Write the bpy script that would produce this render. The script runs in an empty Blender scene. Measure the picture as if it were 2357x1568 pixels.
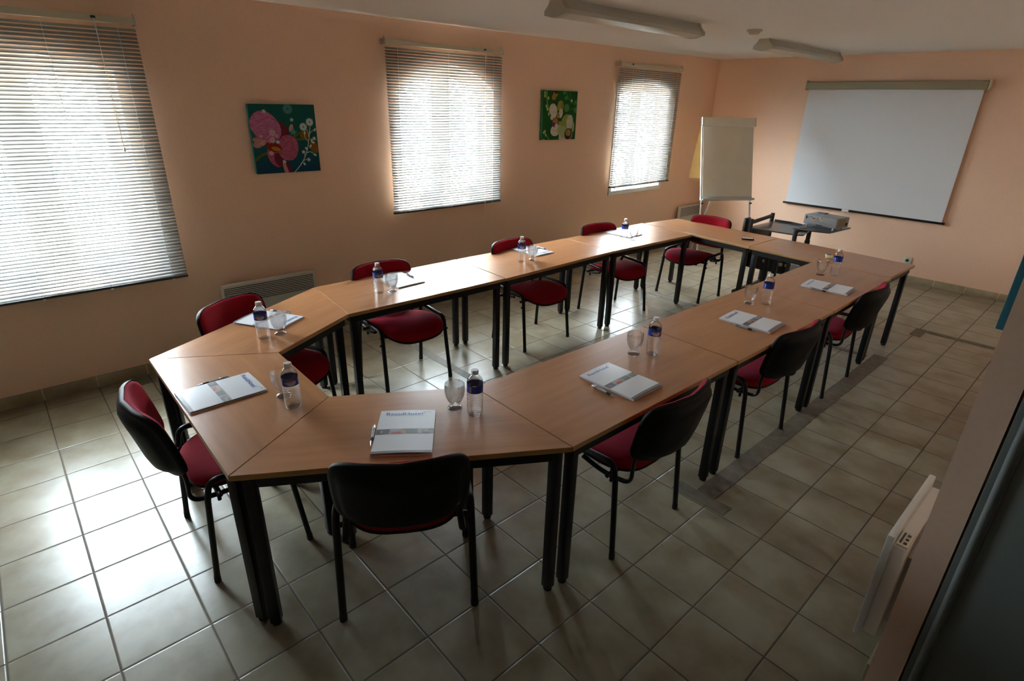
import bpy, bmesh, math, random
from mathutils import Vector, Matrix
random.seed(7)
U = 0.30                      # one floor tile in metres; the plan below is measured in tiles
SC = bpy.context.scene
COL = SC.collection
PI = math.pi

# ------------------------------------------------------------------ materials
def mat(name, col, rough=0.5, metal=0.0, spec=0.5, **kw):
    m = bpy.data.materials.new(name); m.use_nodes = True
    b = m.node_tree.nodes['Principled BSDF']
    b.inputs['Base Color'].default_value = (*col, 1)
    b.inputs['Roughness'].default_value = rough
    b.inputs['Metallic'].default_value = metal
    b.inputs['Specular IOR Level'].default_value = spec
    for k, v in kw.items():
        b.inputs[k].default_value = v
    return m
def nodes(m):
    return m.node_tree.nodes, m.node_tree.links, m.node_tree.nodes['Principled BSDF']
def sr(r, g, b):
    f = lambda c: (c/255/12.92) if c/255 <= .04045 else ((c/255+.055)/1.055)**2.4
    return (f(r), f(g), f(b))
def noise_tint(m, c1, c2, scale=6, detail=4, stretch=(1, 1, 1), lo=.35, hi=.65, bump=0.0, coord='Object'):
    n, l, b = nodes(m)
    tc = n.new('ShaderNodeTexCoord'); mp = n.new('ShaderNodeMapping'); nz = n.new('ShaderNodeTexNoise'); rp = n.new('ShaderNodeValToRGB')
    mp.inputs['Scale'].default_value = stretch
    nz.inputs['Scale'].default_value = scale; nz.inputs['Detail'].default_value = detail
    l.new(tc.outputs[coord], mp.inputs[0]); l.new(mp.outputs[0], nz.inputs['Vector']); l.new(nz.outputs['Fac'], rp.inputs[0])
    rp.color_ramp.elements[0].position = lo; rp.color_ramp.elements[1].position = hi
    rp.color_ramp.elements[0].color = (*c1, 1); rp.color_ramp.elements[1].color = (*c2, 1)
    l.new(rp.outputs[0], b.inputs['Base Color'])
    if bump:
        bp = n.new('ShaderNodeBump'); bp.inputs['Strength'].default_value = bump; bp.inputs['Distance'].default_value = .002
        l.new(nz.outputs['Fac'], bp.inputs['Height']); l.new(bp.outputs[0], b.inputs['Normal'])
    return m

M = {}
M['wall'] = mat('peach_paint', (.87, .60, .45), .75, spec=.25)
noise_tint(M['wall'], (.845, .585, .425), (.875, .615, .455), 60, 6, lo=.3, hi=.7, bump=.12)
M['ceil'] = noise_tint(mat('ceiling_paint', (.89, .92, .925), .9), (.88, .91, .915), (.90, .93, .935), 90, 4, bump=.1)
M['hall'] = noise_tint(mat('hall_low_bounce', (.16, .12, .09), .8), (.15, .11, .085), (.17, .13, .095), 40)  # unseen walls, colour made dark to cut light bounced onto the doorway edge
M['white'] = mat('white_paint', (.78, .78, .76), .4)
M['pvc'] = mat('white_pvc', (.80, .80, .77), .35)
M['slat'] = mat('blind_slat', (.31, .31, .295), .4)
M['cream'] = mat('cream_metal', (.62, .58, .44), .45)
M['black'] = noise_tint(mat('black_metal', (.004, .004, .0045), .4, spec=.3), (.003, .003, .0035), (.005, .005, .006), 40)
M['blackplastic'] = noise_tint(mat('black_plastic', (.003, .003, .0035), .55, spec=.15), (.0025, .0025, .003), (.004, .004, .0045), 120, bump=.15)
M['rubber'] = mat('rubber', (.008, .008, .008), .8)
M['dark'] = mat('dark_metal', (.035, .033, .03), .35)
M['shelf'] = mat('shelf_metal', (.05, .047, .043), .28)
M['steel'] = mat('steel', (.55, .55, .53), .3, metal=.9)
M['chrome'] = mat('chrome', (.52, .54, .58), .25, metal=.45)
M['red'] = noise_tint(mat('red_fabric', (.24, .003, .010), .9, spec=.12), (.20, .002, .008), (.27, .004, .012), 220, 3, bump=.3)
nodes(M['red'])[2].inputs['Sheen Weight'].default_value = .18
nodes(M['red'])[2].inputs['Sheen Tint'].default_value = (.9, .15, .3, 1)
M['edge'] = noise_tint(mat('beech_edge', (.38, .20, .07), .45), (.35, .18, .06), (.42, .23, .08), 8, stretch=(1, 8, 8))
M['paper'] = mat('white_card', (.74, .76, .79), .35)
M['inner'] = mat('inner_sheets', (.45, .45, .44), .6)
M['greyband'] = mat('grey_print', (.20, .20, .20), .4)
M['blueink'] = mat('blue_ink', (.02, .08, .34), .4)
M['greyink'] = mat('grey_ink', (.30, .30, .30), .4)
M['pad'] = noise_tint(mat('flip_paper', (.84, .80, .67), .8), (.82, .78, .65), (.86, .82, .69), 5)
M['kraft'] = mat('yellow_sheet', (.55, .33, .10), .8)
M['screen'] = mat('screen_cloth', (.73, .77, .81), .85, spec=.1)
M['case'] = mat('screen_case', (.30, .27, .18), .5)
M['heater'] = mat('heater_enamel', (.60, .60, .57), .35)
M['slot'] = mat('heater_slot', (.02, .02, .02), .6)
M['lamp'] = mat('lamp_diffuser', (.52, .53, .48), .3)
M['lampcap'] = mat('lamp_end', (.50, .49, .40), .5)
M['proj'] = mat('projector_shell', (.27, .28, .29), .45)
M['projside'] = mat('projector_vent', (.22, .18, .08), .55)
M['orange'] = mat('orange_plastic', (.75, .22, .02), .4)
M['bluep'] = mat('blue_plastic', (.02, .10, .55), .4)
M['yellow'] = mat('yellow_plastic', (.75, .55, .05), .4)
M['redp'] = mat('red_plastic', (.5, .01, .02), .4)
M['greenp'] = mat('green_plastic', (.0, .20, .12), .4)
M['cap'] = mat('bottle_cap', (.78, .80, .80), .4)
M['labelblue'] = mat('label_blue', (.006, .04, .34), .3)
M['labelred'] = mat('label_red', (.62, .12, .10), .35)
M['labelpale'] = mat('label_pale', (.42, .52, .66), .35)
M['labelmid'] = mat('label_mid_blue', (.03, .13, .45), .35)
M['labelgrey'] = mat('label_barcode', (.40, .38, .38), .35)
M['labelgreen'] = mat('label_green', (.02, .30, .05), .35)
M['tape'] = noise_tint(mat('floor_tape', (.105, .085, .058), .6), (.085, .068, .043), (.15, .125, .088), 18, 6, stretch=(1, 1, 1), lo=.3, hi=.75)
M['door'] = mat('door_grey', (.16, .18, .17), .45)
M['doorbead'] = mat('door_bead', (.24, .27, .27), .4)
M['teal'] = mat('teal_canvas', (.0, .085, .13), .7)
M['socket'] = mat('socket_plastic', (.70, .68, .56), .4)
M['lcd'] = mat('lcd', (.07, .05, .09), .2)
M['ivory'] = mat('ivory_plastic', (.66, .56, .34), .45)
M['render'] = noise_tint(mat('outside_paving', (.6, .58, .54), .9), (.55, .53, .5), (.65, .63, .6), 3)
M['flowerwhite'] = mat('print_white', (.50, .60, .58), .6)
M['daisyteal'] = mat('print_pale_teal', (.10, .30, .27), .6)

def thin(name, col, rough=.01, ior=1.45, refr=.5):
    """clear material: Fresnel reflection over part refraction, part straight transmission, so that daylight still passes"""
    m = bpy.data.materials.new(name); m.use_nodes = True
    n, l = m.node_tree.nodes, m.node_tree.links
    n.remove(n['Principled BSDF']); out = n['Material Output']
    g = n.new('ShaderNodeBsdfRefraction'); g.inputs['Roughness'].default_value = rough; g.inputs['IOR'].default_value = ior
    g.inputs['Color'].default_value = (*col, 1)
    t = n.new('ShaderNodeBsdfTransparent'); t.inputs['Color'].default_value = (*col, 1)
    mx = n.new('ShaderNodeMixShader'); mx.inputs[0].default_value = refr
    l.new(t.outputs[0], mx.inputs[1]); l.new(g.outputs[0], mx.inputs[2])
    gl = n.new('ShaderNodeBsdfGlossy'); gl.inputs['Roughness'].default_value = .03
    lw = n.new('ShaderNodeLayerWeight'); lw.inputs['Blend'].default_value = .5
    pw = n.new('ShaderNodeMath'); pw.operation = 'POWER'; pw.inputs[1].default_value = 4.0; l.new(lw.outputs['Facing'], pw.inputs[0])
    fr = n.new('ShaderNodeMath'); fr.operation = 'MULTIPLY_ADD'; fr.inputs[1].default_value = .55; fr.inputs[2].default_value = .05; l.new(pw.outputs[0], fr.inputs[0])
    m2 = n.new('ShaderNodeMixShader'); l.new(fr.outputs[0], m2.inputs[0]); l.new(mx.outputs[0], m2.inputs[1]); l.new(gl.outputs[0], m2.inputs[2])
    l.new(m2.outputs[0], out.inputs[0]); return m
M['glass'] = thin('clear_glass', (.99, .995, .995), refr=.30, ior=1.45)
M['pet'] = thin('clear_bottle', (.98, .99, 1.0), refr=.32, ior=1.33)
def pane_mat():
    m = bpy.data.materials.new('window_glass'); m.use_nodes = True
    n, l = m.node_tree.nodes, m.node_tree.links
    n.remove(n['Principled BSDF']); out = n['Material Output']
    g = n.new('ShaderNodeBsdfGlossy'); g.inputs['Roughness'].default_value = .02
    t = n.new('ShaderNodeBsdfTransparent'); t.inputs['Color'].default_value = (.95, .97, .97, 1)
    mx = n.new('ShaderNodeMixShader'); mx.inputs[0].default_value = .06
    l.new(t.outputs[0], mx.inputs[1]); l.new(g.outputs[0], mx.inputs[2]); l.new(mx.outputs[0], out.inputs[0])
    return m
M['pane'] = pane_mat()

def floor_mat():
    m = mat('floor_tiles', (.5, .45, .33), .3, spec=.45)
    n, l, b = nodes(m)
    tc = n.new('ShaderNodeTexCoord'); mp = n.new('ShaderNodeMapping')
    mp.inputs['Scale'].default_value = (1/U, 1/U, 1/U)
    l.new(tc.outputs['Object'], mp.inputs[0])
    sx = n.new('ShaderNodeSeparateXYZ'); l.new(mp.outputs[0], sx.inputs[0])
    def M1(op, a, bb=None):
        k = n.new('ShaderNodeMath'); k.operation = op
        for i, v in enumerate((a, bb)):
            if v is None: continue
            if isinstance(v, (int, float)): k.inputs[i].default_value = v
            else: l.new(v, k.inputs[i])
        return k.outputs[0]
    def dist(o):                                   # distance to the nearest tile joint
        r = M1('FRACT', M1('ADD', o, .5)); return M1('ABSOLUTE', M1('SUBTRACT', r, .5))
    d = M1('MINIMUM', dist(sx.outputs[0]), dist(sx.outputs[1]))
    g = n.new('ShaderNodeMapRange'); g.inputs['From Min'].default_value = .008; g.inputs['From Max'].default_value = .013
    l.new(d, g.inputs[0])
    # per-tile random
    fl = n.new('ShaderNodeCombineXYZ'); l.new(M1('FLOOR', sx.outputs[0]), fl.inputs[0]); l.new(M1('FLOOR', sx.outputs[1]), fl.inputs[1])
    wn = n.new('ShaderNodeTexWhiteNoise'); wn.noise_dimensions = '3D'; l.new(fl.outputs[0], wn.inputs['Vector'])
    off = n.new('ShaderNodeVectorMath'); off.operation = 'MULTIPLY_ADD'
    off.inputs[1].default_value = (7, 7, 7); l.new(wn.outputs['Color'], off.inputs[0]); l.new(mp.outputs[0], off.inputs[2])
    nz = n.new('ShaderNodeTexNoise'); nz.inputs['Scale'].default_value = 1.6; nz.inputs['Detail'].default_value = 5; nz.inputs['Roughness'].default_value = .55
    l.new(off.outputs[0], nz.inputs['Vector'])
    rp = n.new('ShaderNodeValToRGB'); e = rp.color_ramp.elements
    e[0].position = .32; e[0].color = (.195, .158, .095, 1); e[1].position = .62; e[1].color = (.285, .257, .185, 1)
    l.new(nz.outputs['Fac'], rp.inputs[0])
    mx = n.new('ShaderNodeMix'); mx.data_type = 'RGBA'
    l.new(g.outputs[0], mx.inputs['Factor']); mx.inputs['A'].default_value = (.085, .062, .045, 1); l.new(rp.outputs[0], mx.inputs['B'])
    l.new(mx.outputs['Result'], b.inputs['Base Color'])
    rr = n.new('ShaderNodeMapRange'); rr.inputs['To Min'].default_value = .75; rr.inputs['To Max'].default_value = .29
    l.new(g.outputs[0], rr.inputs[0]); l.new(rr.outputs[0], b.inputs['Roughness'])
    g2 = n.new('ShaderNodeMapRange'); g2.inputs['From Min'].default_value = .004; g2.inputs['From Max'].default_value = .022; l.new(d, g2.inputs[0])
    bp = n.new('ShaderNodeBump'); bp.inputs['Strength'].default_value = .6; bp.inputs['Distance'].default_value = .002
    l.new(g2.outputs[0], bp.inputs['Height']); l.new(bp.outputs[0], b.inputs['Normal'])
    return m
M['floor'] = floor_mat()
def plinth_mat(axis):
    m = mat('plinth_tiles_'+axis, (.36, .31, .2), .4)
    n, l, b = nodes(m)
    tc = n.new('ShaderNodeTexCoord'); sx = n.new('ShaderNodeSeparateXYZ'); l.new(tc.outputs['Object'], sx.inputs[0])
    w = n.new('ShaderNodeMath'); w.operation = 'MULTIPLY'; w.inputs[1].default_value = 1/U; l.new(sx.outputs[axis.upper()], w.inputs[0])
    f = n.new('ShaderNodeMath'); f.operation = 'FRACT'; l.new(w.outputs[0], f.inputs[0])
    c = n.new('ShaderNodeMath'); c.operation = 'LESS_THAN'; c.inputs[1].default_value = .018; l.new(f.outputs[0], c.inputs[0])
    nz = n.new('ShaderNodeTexNoise'); nz.inputs['Scale'].default_value = 8; l.new(tc.outputs['Object'], nz.inputs['Vector'])
    rp = n.new('ShaderNodeValToRGB'); e = rp.color_ramp.elements
    e[0].position = .35; e[0].color = (.33, .27, .16, 1); e[1].position = .65; e[1].color = (.42, .36, .24, 1); l.new(nz.outputs['Fac'], rp.inputs[0])
    mx = n.new('ShaderNodeMix'); mx.data_type = 'RGBA'; l.new(c.outputs[0], mx.inputs['Factor']); l.new(rp.outputs[0], mx.inputs['A'])
    mx.inputs['B'].default_value = (.62, .58, .46, 1); l.new(mx.outputs['Result'], b.inputs['Base Color'])
    return m
def beech():
    m = mat('beech_top', (.46, .235, .115), .28)
    n, l, b = nodes(m)
    tc = n.new('ShaderNodeTexCoord'); mp = n.new('ShaderNodeMapping'); mp.inputs['Scale'].default_value = (.9, 9, 9)
    oi = n.new('ShaderNodeObjectInfo'); ad = n.new('ShaderNodeVectorMath'); ad.operation = 'ADD'
    cm = n.new('ShaderNodeVectorMath'); cm.operation = 'SCALE'; cm.inputs['Scale'].default_value = 9
    l.new(oi.outputs['Location'], cm.inputs[0]); l.new(tc.outputs['Object'], ad.inputs[0]); l.new(cm.outputs[0], ad.inputs[1])
    l.new(ad.outputs[0], mp.inputs[0])
    nz = n.new('ShaderNodeTexNoise'); nz.inputs['Scale'].default_value = 2.2; nz.inputs['Detail'].default_value = 7; nz.inputs['Roughness'].default_value = .6
    l.new(mp.outputs[0], nz.inputs['Vector'])
    rp = n.new('ShaderNodeValToRGB'); e = rp.color_ramp.elements
    e[0].position = .3; e[0].color = (.37, .162, .068, 1); e[1].position = .7; e[1].color = (.46, .222, .10, 1)
    l.new(nz.outputs['Fac'], rp.inputs[0]); l.new(rp.outputs[0], b.inputs['Base Color'])
    return m
M['beech'] = beech()

# ------------------------------------------------------------------ mesh helpers
class MB:
    def __init__(s): s.v = []; s.f = []; s.m = []
    def add(s, vs, fs, mi=0):
        o = len(s.v); s.v += [tuple(v) for v in vs]; s.f += [tuple(i+o for i in f) for f in fs]; s.m += [mi]*len(fs); return s
    def box(s, x0, x1, y0, y1, z0, z1, mi=0):
        v = [(x, y, z) for z in (z0, z1) for y in (y0, y1) for x in (x0, x1)]
        return s.add(v, [(0, 2, 3, 1), (4, 5, 7, 6), (0, 1, 5, 4), (2, 6, 7, 3), (0, 4, 6, 2), (1, 3, 7, 5)], mi)
    def rbox(s, x0, x1, y0, y1, z0, z1, b=.004, seg=2, mi=0):
        bm = bmesh.new(); bmesh.ops.create_cube(bm, size=1)
        for v in bm.verts:
            v.co = ((x0+x1)/2+v.co.x*(x1-x0), (y0+y1)/2+v.co.y*(y1-y0), (z0+z1)/2+v.co.z*(z1-z0))
        bmesh.ops.bevel(bm, geom=bm.edges[:], offset=b, segments=seg, profile=.5, affect='EDGES')
        bm.verts.index_update(); s.add([v.co[:] for v in bm.verts], [[v.index for v in f.verts] for f in bm.faces], mi); bm.free(); return s
    def prism(s, poly, z0, z1, mi=0, bev=0):
        n = len(poly)
        if sum(poly[i][0]*poly[(i+1) % n][1]-poly[(i+1) % n][0]*poly[i][1] for i in range(n)) < 0: poly = poly[::-1]
        v = [(x, y, z0) for x, y in poly]+[(x, y, z1) for x, y in poly]
        return s.add(v, [tuple(range(n))[::-1], tuple(range(n, 2*n))]+[(i, (i+1) % n, n+(i+1) % n, n+i) for i in range(n)], mi)
    def tube(s, pts, r, n=10, mi=0, cap=True, ry=None, ref=None):
        pts = [Vector(p) for p in pts]; ry = ry or r; rings = []
        up = Vector(ref) if ref else None
        for i, p in enumerate(pts):
            t = (pts[min(i+1, len(pts)-1)]-pts[max(i-1, 0)]).normalized()
            if up is None:
                up = Vector((0, 0, 1)) if abs(t.z) < .9 else Vector((1, 0, 0))
            a = up-t*up.dot(t)
            if a.length < 1e-5: a = t.orthogonal()
            a.normalize(); b = t.cross(a); up = a
            rings.append([p+a*math.cos(2*PI*k/n)*r+b*math.sin(2*PI*k/n)*ry for k in range(n)])
        v = [q for g in rings for q in g]; f = []
        for i in range(len(pts)-1):
            for k in range(n): f.append((i*n+k, i*n+(k+1) % n, (i+1)*n+(k+1) % n, (i+1)*n+k))
        if cap: f += [tuple(range(n))[::-1], tuple(range((len(pts)-1)*n, len(pts)*n))]
        return s.add(v, f, mi)
    def lathe(s, prof, n=28, mi=0, c=(0, 0, 0), close=False):
        v = []; f = []
        for r, z in prof:
            for k in range(n): v.append((c[0]+r*math.cos(2*PI*k/n), c[1]+r*math.sin(2*PI*k/n), c[2]+z))
        m = len(prof)
        for i in range(m if close else m-1):
            j = (i+1) % m
            for k in range(n): f.append((i*n+k, i*n+(k+1) % n, j*n+(k+1) % n, j*n+k))
        if not close:
            f += [tuple(range(n))[::-1], tuple(range((m-1)*n, m*n))]
        return s.add(v, f, mi)
    def grid(s, fn, nu, nv, mi=0):
        v = [fn(i/nu, j/nv) for j in range(nv+1) for i in range(nu+1)]
        return s.add(v, [(j*(nu+1)+i, j*(nu+1)+i+1, (j+1)*(nu+1)+i+1, (j+1)*(nu+1)+i) for j in range(nv) for i in range(nu)], mi)
    def xf(s, mtx, start=0):
        s.v = s.v[:start]+[tuple(mtx @ Vector(v)) for v in s.v[start:]]; return s
    def mesh(s, name, mats, smooth=True, angle=35):
        me = bpy.data.meshes.new(name); me.from_pydata(s.v, [], s.f)
        for m in (mats if isinstance(mats, (list, tuple)) else [mats]): me.materials.append(m)
        me.polygons.foreach_set('material_index', s.m)
        if smooth:
            me.polygons.foreach_set('use_smooth', [True]*len(me.polygons)); me.set_sharp_from_angle(angle=math.radians(angle))
        me.update(); return me
    def build(s, name, mats, parent=None, smooth=True, angle=35, fix=False):
        me = s.mesh(name, mats, smooth, angle)
        if fix:
            bm = bmesh.new(); bm.from_mesh(me); bmesh.ops.recalc_face_normals(bm, faces=bm.faces[:]); bm.to_mesh(me); bm.free()
            me.set_sharp_from_angle(angle=math.radians(angle))
        o = bpy.data.objects.new(name, me); COL.objects.link(o)
        if parent: o.parent = parent
        return o
def tag(o, label, cat, group=None):
    o['label'] = label; o['category'] = cat
    if group: o['group'] = group
    return o
def thing(name, label, cat, loc=(0, 0, 0), rz=0, group=None):
    o = bpy.data.objects.new(name, None); COL.objects.link(o); o.location = loc; o.rotation_euler = (0, 0, rz); o.empty_display_size = .1
    return tag(o, label, cat, group)
def struct(o): o['kind'] = 'structure'; return o
def copy_tree(o, parent=None):
    c = o.copy(); COL.objects.link(c)
    if parent: c.parent = parent
    for ch in list(o.children): copy_tree(ch, c)
    return c
def arc(c, r, a0, a1, n, u, w):
    c, u, w = Vector(c), Vector(u), Vector(w)
    return [c+u*r*math.cos(a0+(a1-a0)*i/n)+w*r*math.sin(a0+(a1-a0)*i/n) for i in range(n+1)]
def fillet(pts, r, n=5):
    """round the inner corners of a polyline"""
    pts = [Vector(p) for p in pts]; out = [pts[0]]
    for i in range(1, len(pts)-1):
        a, b, c = pts[i-1], pts[i], pts[i+1]; d1 = (a-b); d2 = (c-b); L = min(r, d1.length*.49, d2.length*.49)
        p, q = b+d1.normalized()*L, b+d2.normalized()*L
        for k in range(n+1):
            t = k/n; out.append(p*(1-t)**2+b*2*t*(1-t)+q*t*t)
    return out+[pts[-1]]

# ------------------------------------------------------------------ the room
WX, FY, RX, CZ = -.541*U, 26.71*U, 13.95*U, 8.32*U        # window wall, far wall, right wall, ceiling
NY = -4*U                                                  # near wall, behind the camera's left
HX = 19*U                                                  # hall behind the doorway
DY0, DY1 = -2.2*U, 6.6*U                                   # wide doorway in the right wall
WT = .85*U                                                 # window wall thickness
def window_loop(y0, y1, z0, zs, zc, n=18):
    """outline of an opening with a segmental arch: sides to zs, crown at zc"""
    pts = [(y0, z0), (y1, z0)]
    h = zc-zs; w = (y1-y0)/2; R = (w*w+h*h)/(2*h); cy = (y0+y1)/2; cz = zc-R; a = math.asin(w/R)
    for i in range(n+1):
        t = a-2*a*i/n; pts.append((cy+R*math.sin(t), cz+R*math.cos(t)))
    return pts
WIN = [(-.75, 2.75, 2.45, 6.72, 6.98), (9.4, 13.0, 3.3, 6.62, 7.28), (19.45, 22.85, 2.98, 6.92, 7.15)]
WIN = [tuple(v*U for v in w) for w in WIN]
def wall_with_holes():
    bm = bmesh.new(); es = []
    loops = [[(NY-.3, 0), (FY+.3, 0), (FY+.3, CZ+.02), (NY-.3, CZ+.02)]]+[window_loop(*w) for w in WIN]
    for lp in loops:
        vs = [bm.verts.new((WX, y, z)) for y, z in lp]
        es += [bm.edges.new((vs[i], vs[(i+1) % len(vs)])) for i in range(len(vs))]
    bmesh.ops.triangle_fill(bm, use_beauty=True, use_dissolve=False, edges=es)
    r = bmesh.ops.extrude_face_region(bm, geom=bm.faces[:])
    bmesh.ops.translate(bm, verts=[g for g in r['geom'] if isinstance(g, bmesh.types.BMVert)], vec=(-WT, 0, 0))
    bmesh.ops.recalc_face_normals(bm, faces=bm.faces[:])
    me = bpy.data.meshes.new('wall_left'); bm.to_mesh(me); bm.free(); me.materials.append(M['wall'])
    o = bpy.data.objects.new('wall_left', me); COL.objects.link(o); return struct(o)
wall_with_holes()
struct(MB().box(WX-.3, RX+.02, FY, FY+.2, 0, CZ+.02).build('wall_back', M['wall'], smooth=False))
struct(MB().box(RX, RX+.085, DY1, FY+.1, 0, CZ+.01).build('wall_right', M['wall'], smooth=False))
struct(MB().box(RX, RX+.085, NY-.2, DY0, 0, CZ+.01).build('wall_right_end', M['wall'], smooth=False))
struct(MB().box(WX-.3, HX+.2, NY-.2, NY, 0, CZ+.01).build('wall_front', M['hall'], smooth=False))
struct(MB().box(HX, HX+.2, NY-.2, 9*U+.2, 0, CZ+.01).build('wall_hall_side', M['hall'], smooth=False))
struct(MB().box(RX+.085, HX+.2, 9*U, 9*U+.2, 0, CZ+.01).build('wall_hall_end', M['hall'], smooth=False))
struct(MB().box(WX-.26, HX+.2, NY-.2, FY+.2, -.1, 0).build('floor', M['floor'], smooth=False))
struct(MB().box(WX-.26, HX+.2, NY-.2, FY+.2, CZ, CZ+.15).build('ceiling', M['ceil'], smooth=False))
struct(MB().rbox(WX-.005, WX+.011, NY, FY, 0, .082, .003).build('baseboard_left', plinth_mat('y')))
struct(MB().rbox(WX+.011, RX, FY-.011, FY+.005, 0, .082, .003).build('baseboard_back', plinth_mat('x')))
struct(MB().rbox(RX-.011, RX+.005, DY1+.002, FY, 0, .082, .003).build('baseboard_right', plinth_mat('y')))
struct(MB().box(WX-9, WX-WT-.001, NY-6, FY+6, -.35, -.25).build('ground', M['render'], smooth=False))

def ring(mb, outer, inner, x0, x1, mi=0):
    n = len(outer)
    v = [(x0, y, z) for y, z in outer]+[(x0, y, z) for y, z in inner]+[(x1, y, z) for y, z in outer]+[(x1, y, z) for y, z in inner]
    f = []
    for i in range(n):
        j = (i+1) % n
        f += [(i, j, n+j, n+i), (2*n+i, 3*n+i, 3*n+j, 2*n+j), (i, 2*n+i, 2*n+j, j), (n+i, n+j, 3*n+j, 3*n+i)]
    return mb.add(v, f, mi)
def inset(lp, d):
    cy = sum(p[0] for p in lp)/len(lp); cz = sum(p[1] for p in lp)/len(lp)
    y0, y1 = min(p[0] for p in lp), max(p[0] for p in lp); z0, z1 = min(p[1] for p in lp), max(p[1] for p in lp)
    sy, sz = ((y1-y0)/2-d)/((y1-y0)/2), ((z1-z0)/2-d)/((z1-z0)/2); my, mz = (y0+y1)/2, (z0+z1)/2
    return [(my+(y-my)*sy, mz+(z-mz)*sz) for y, z in lp]
for i, w in enumerate(WIN):
    y0, y1, z0, zs, zc = w
    lp = window_loop(*w); xa = WX-.17
    mb = MB(); ring(mb, lp, inset(lp, .055), xa, xa+.06)
    ym = (y0+y1)/2
    mb.box(xa-.005, xa+.07, ym-.055, ym+.055, z0+.05, zc-.04)
    win = mb.build('window_%d' % (i+1), M['pvc'], smooth=False, fix=True); struct(win)
    for s in (0, 1):
        a, b = (y0+.055, ym-.055) if s == 0 else (ym+.055, y1-.055)
        half = [(a, z0+.055), (b, z0+.055)]
        zt = lambda y: zc-.055-(zc-zs)*((y-ym)/((y1-y0)/2))**2
        half += [(b+(a-b)*k/8, zt(b+(a-b)*k/8)) for k in range(9)]
        sh = MB(); ring(sh, half, inset(half, .045), xa+.005, xa+.05)
        so = sh.build('sash', M['pvc'], win, smooth=False, fix=True)
        pl = MB(); ins = inset(half, .04); pl.add([(xa+.027, y, z) for y, z in ins], [tuple(range(len(ins)))])
        pl.build('pane', M['pane'], win, smooth=False)
    MB().rbox(WX-.17, WX+(.045 if i < 2 else .012), y0-.0, y1+.0, z0-.02, z0+.001, .002).build('sill', M['pvc'], win)  # first two noses lengthened, unseen behind the blinds, to block a sun streak
# white casing round the third window, showing below its blind
y0, y1, z0, zs, zc = WIN[2]
lp = window_loop(y0, y1, z0, zs, zc); cas = MB(); ring(cas, inset(lp, -.05), lp, WX-.01, WX+.014)
struct(cas.build('trim_1', M['pvc'], smooth=False, fix=True))

# ------------------------------------------------------------------ venetian blinds
def blind(y0, y1, z0, z1, label, npull, tilt=39, pitch=.0218):
    x = WX+.058
    t = thing('venetian_blind', label, 'blind', (x, (y0+y1)/2, z0), 0, 'venetian blinds over the windows')
    h = z1-z0; w = (y1-y0)/2
    MB().rbox(-.022, .022, -w, w, h-.035, h, .003).build('head_rail', M['cream'], t)
    mb = MB(); n = int((h-.06)/pitch); a = math.radians(tilt); c = .0262
    for k in range(n):
        z = .020+(h-.07)*(k+.3)/n
        at = a+math.radians(random.uniform(-1.5, 1.5)); dz = random.uniform(-.0008, .0008)
        p = []
        for j in range(5):
            u = (j/4-.5)*c; bow = .0024*(1-(2*j/4-1)**2)
            p.append((u*math.cos(at)+bow*math.sin(at), z+dz-u*math.sin(at)+bow*math.cos(at)))
        v = [(q[0], yy, q[1]) for yy in (-w+.002, w-.002) for q in p]
        mb.add(v, [(j, j+1, 6+j, 5+j) for j in range(4)])
    mb.build('slat_set', M['slat'], t, angle=60)
    MB().rbox(-.014, .014, -w, w, 0, .018, .004).build('bottom_rail', M['dark'], t)
    for f in ((-.82, 0, .82) if y1-y0 < 1.26 else (-.85, -.28, .28, .85)):
        s = MB()
        for xx in (-.0125, .0125): s.tube([(xx, f*w, .002), (xx, f*w, h-.02)], .0011, 5)
        for k in range(n):
            z = .020+(h-.07)*(k+.3)/n
            s.tube([(-.0125, f*w, z+.008), (.0125, f*w, z-.008)], .0007, 4)
        s.rbox(-.006, .02, f*w-.008, f*w+.008, -.006, .004, .002)
        s.build('ladder_cord', M['white'], t)
    for sgn in (-1, 1):
        b = MB().rbox(-.055, .026, sgn*w-.004, sgn*w+.004, h-.04, h+.004, .002).rbox(-.004, .004, sgn*w-.004, sgn*w+.004, h, h+.022, .001)
        b.build('bracket', M['steel'], t)
    MB().rbox(.018, .03, npull-.012, npull+.012, h-.02, h-.006, .002).build('cord_lock', M['dark'], t)
    zl = .55*h if y1-y0 > 1.26 else -.12
    pc = MB().tube([(.03, npull, h-.015), (.031, npull+.004, (h+zl)/2), (.031, npull+.002, zl)], .0013, 5)
    pc.tube([(.028, npull+.006, h-.015), (.034, npull-.004, (h+zl)/2), (.031, npull+.002, zl)], .0013, 5)
    c_ = pc.build('pull_cord', M['white'], t)
    MB().lathe([(.002, 0), (.006, -.008), (.007, -.022), (.003, -.028)], 12, c=(.031, npull+.002, zl)).build('tassel', M['pvc'], c_)
    return t
blind(-1.0*U, 3.27*U, 2.30*U, 7.70*U, 'largest venetian blind, at the near end of the window wall', .43)
blind(9.0*U, 13.17*U, 3.16*U, 7.79*U, 'venetian blind over the arched window, between the two flower canvases', .40)
blind(19.1*U, 23.35*U, 3.14*U, 7.79*U, 'venetian blind nearest the flip chart, white window sill showing below it', -.42)

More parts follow.
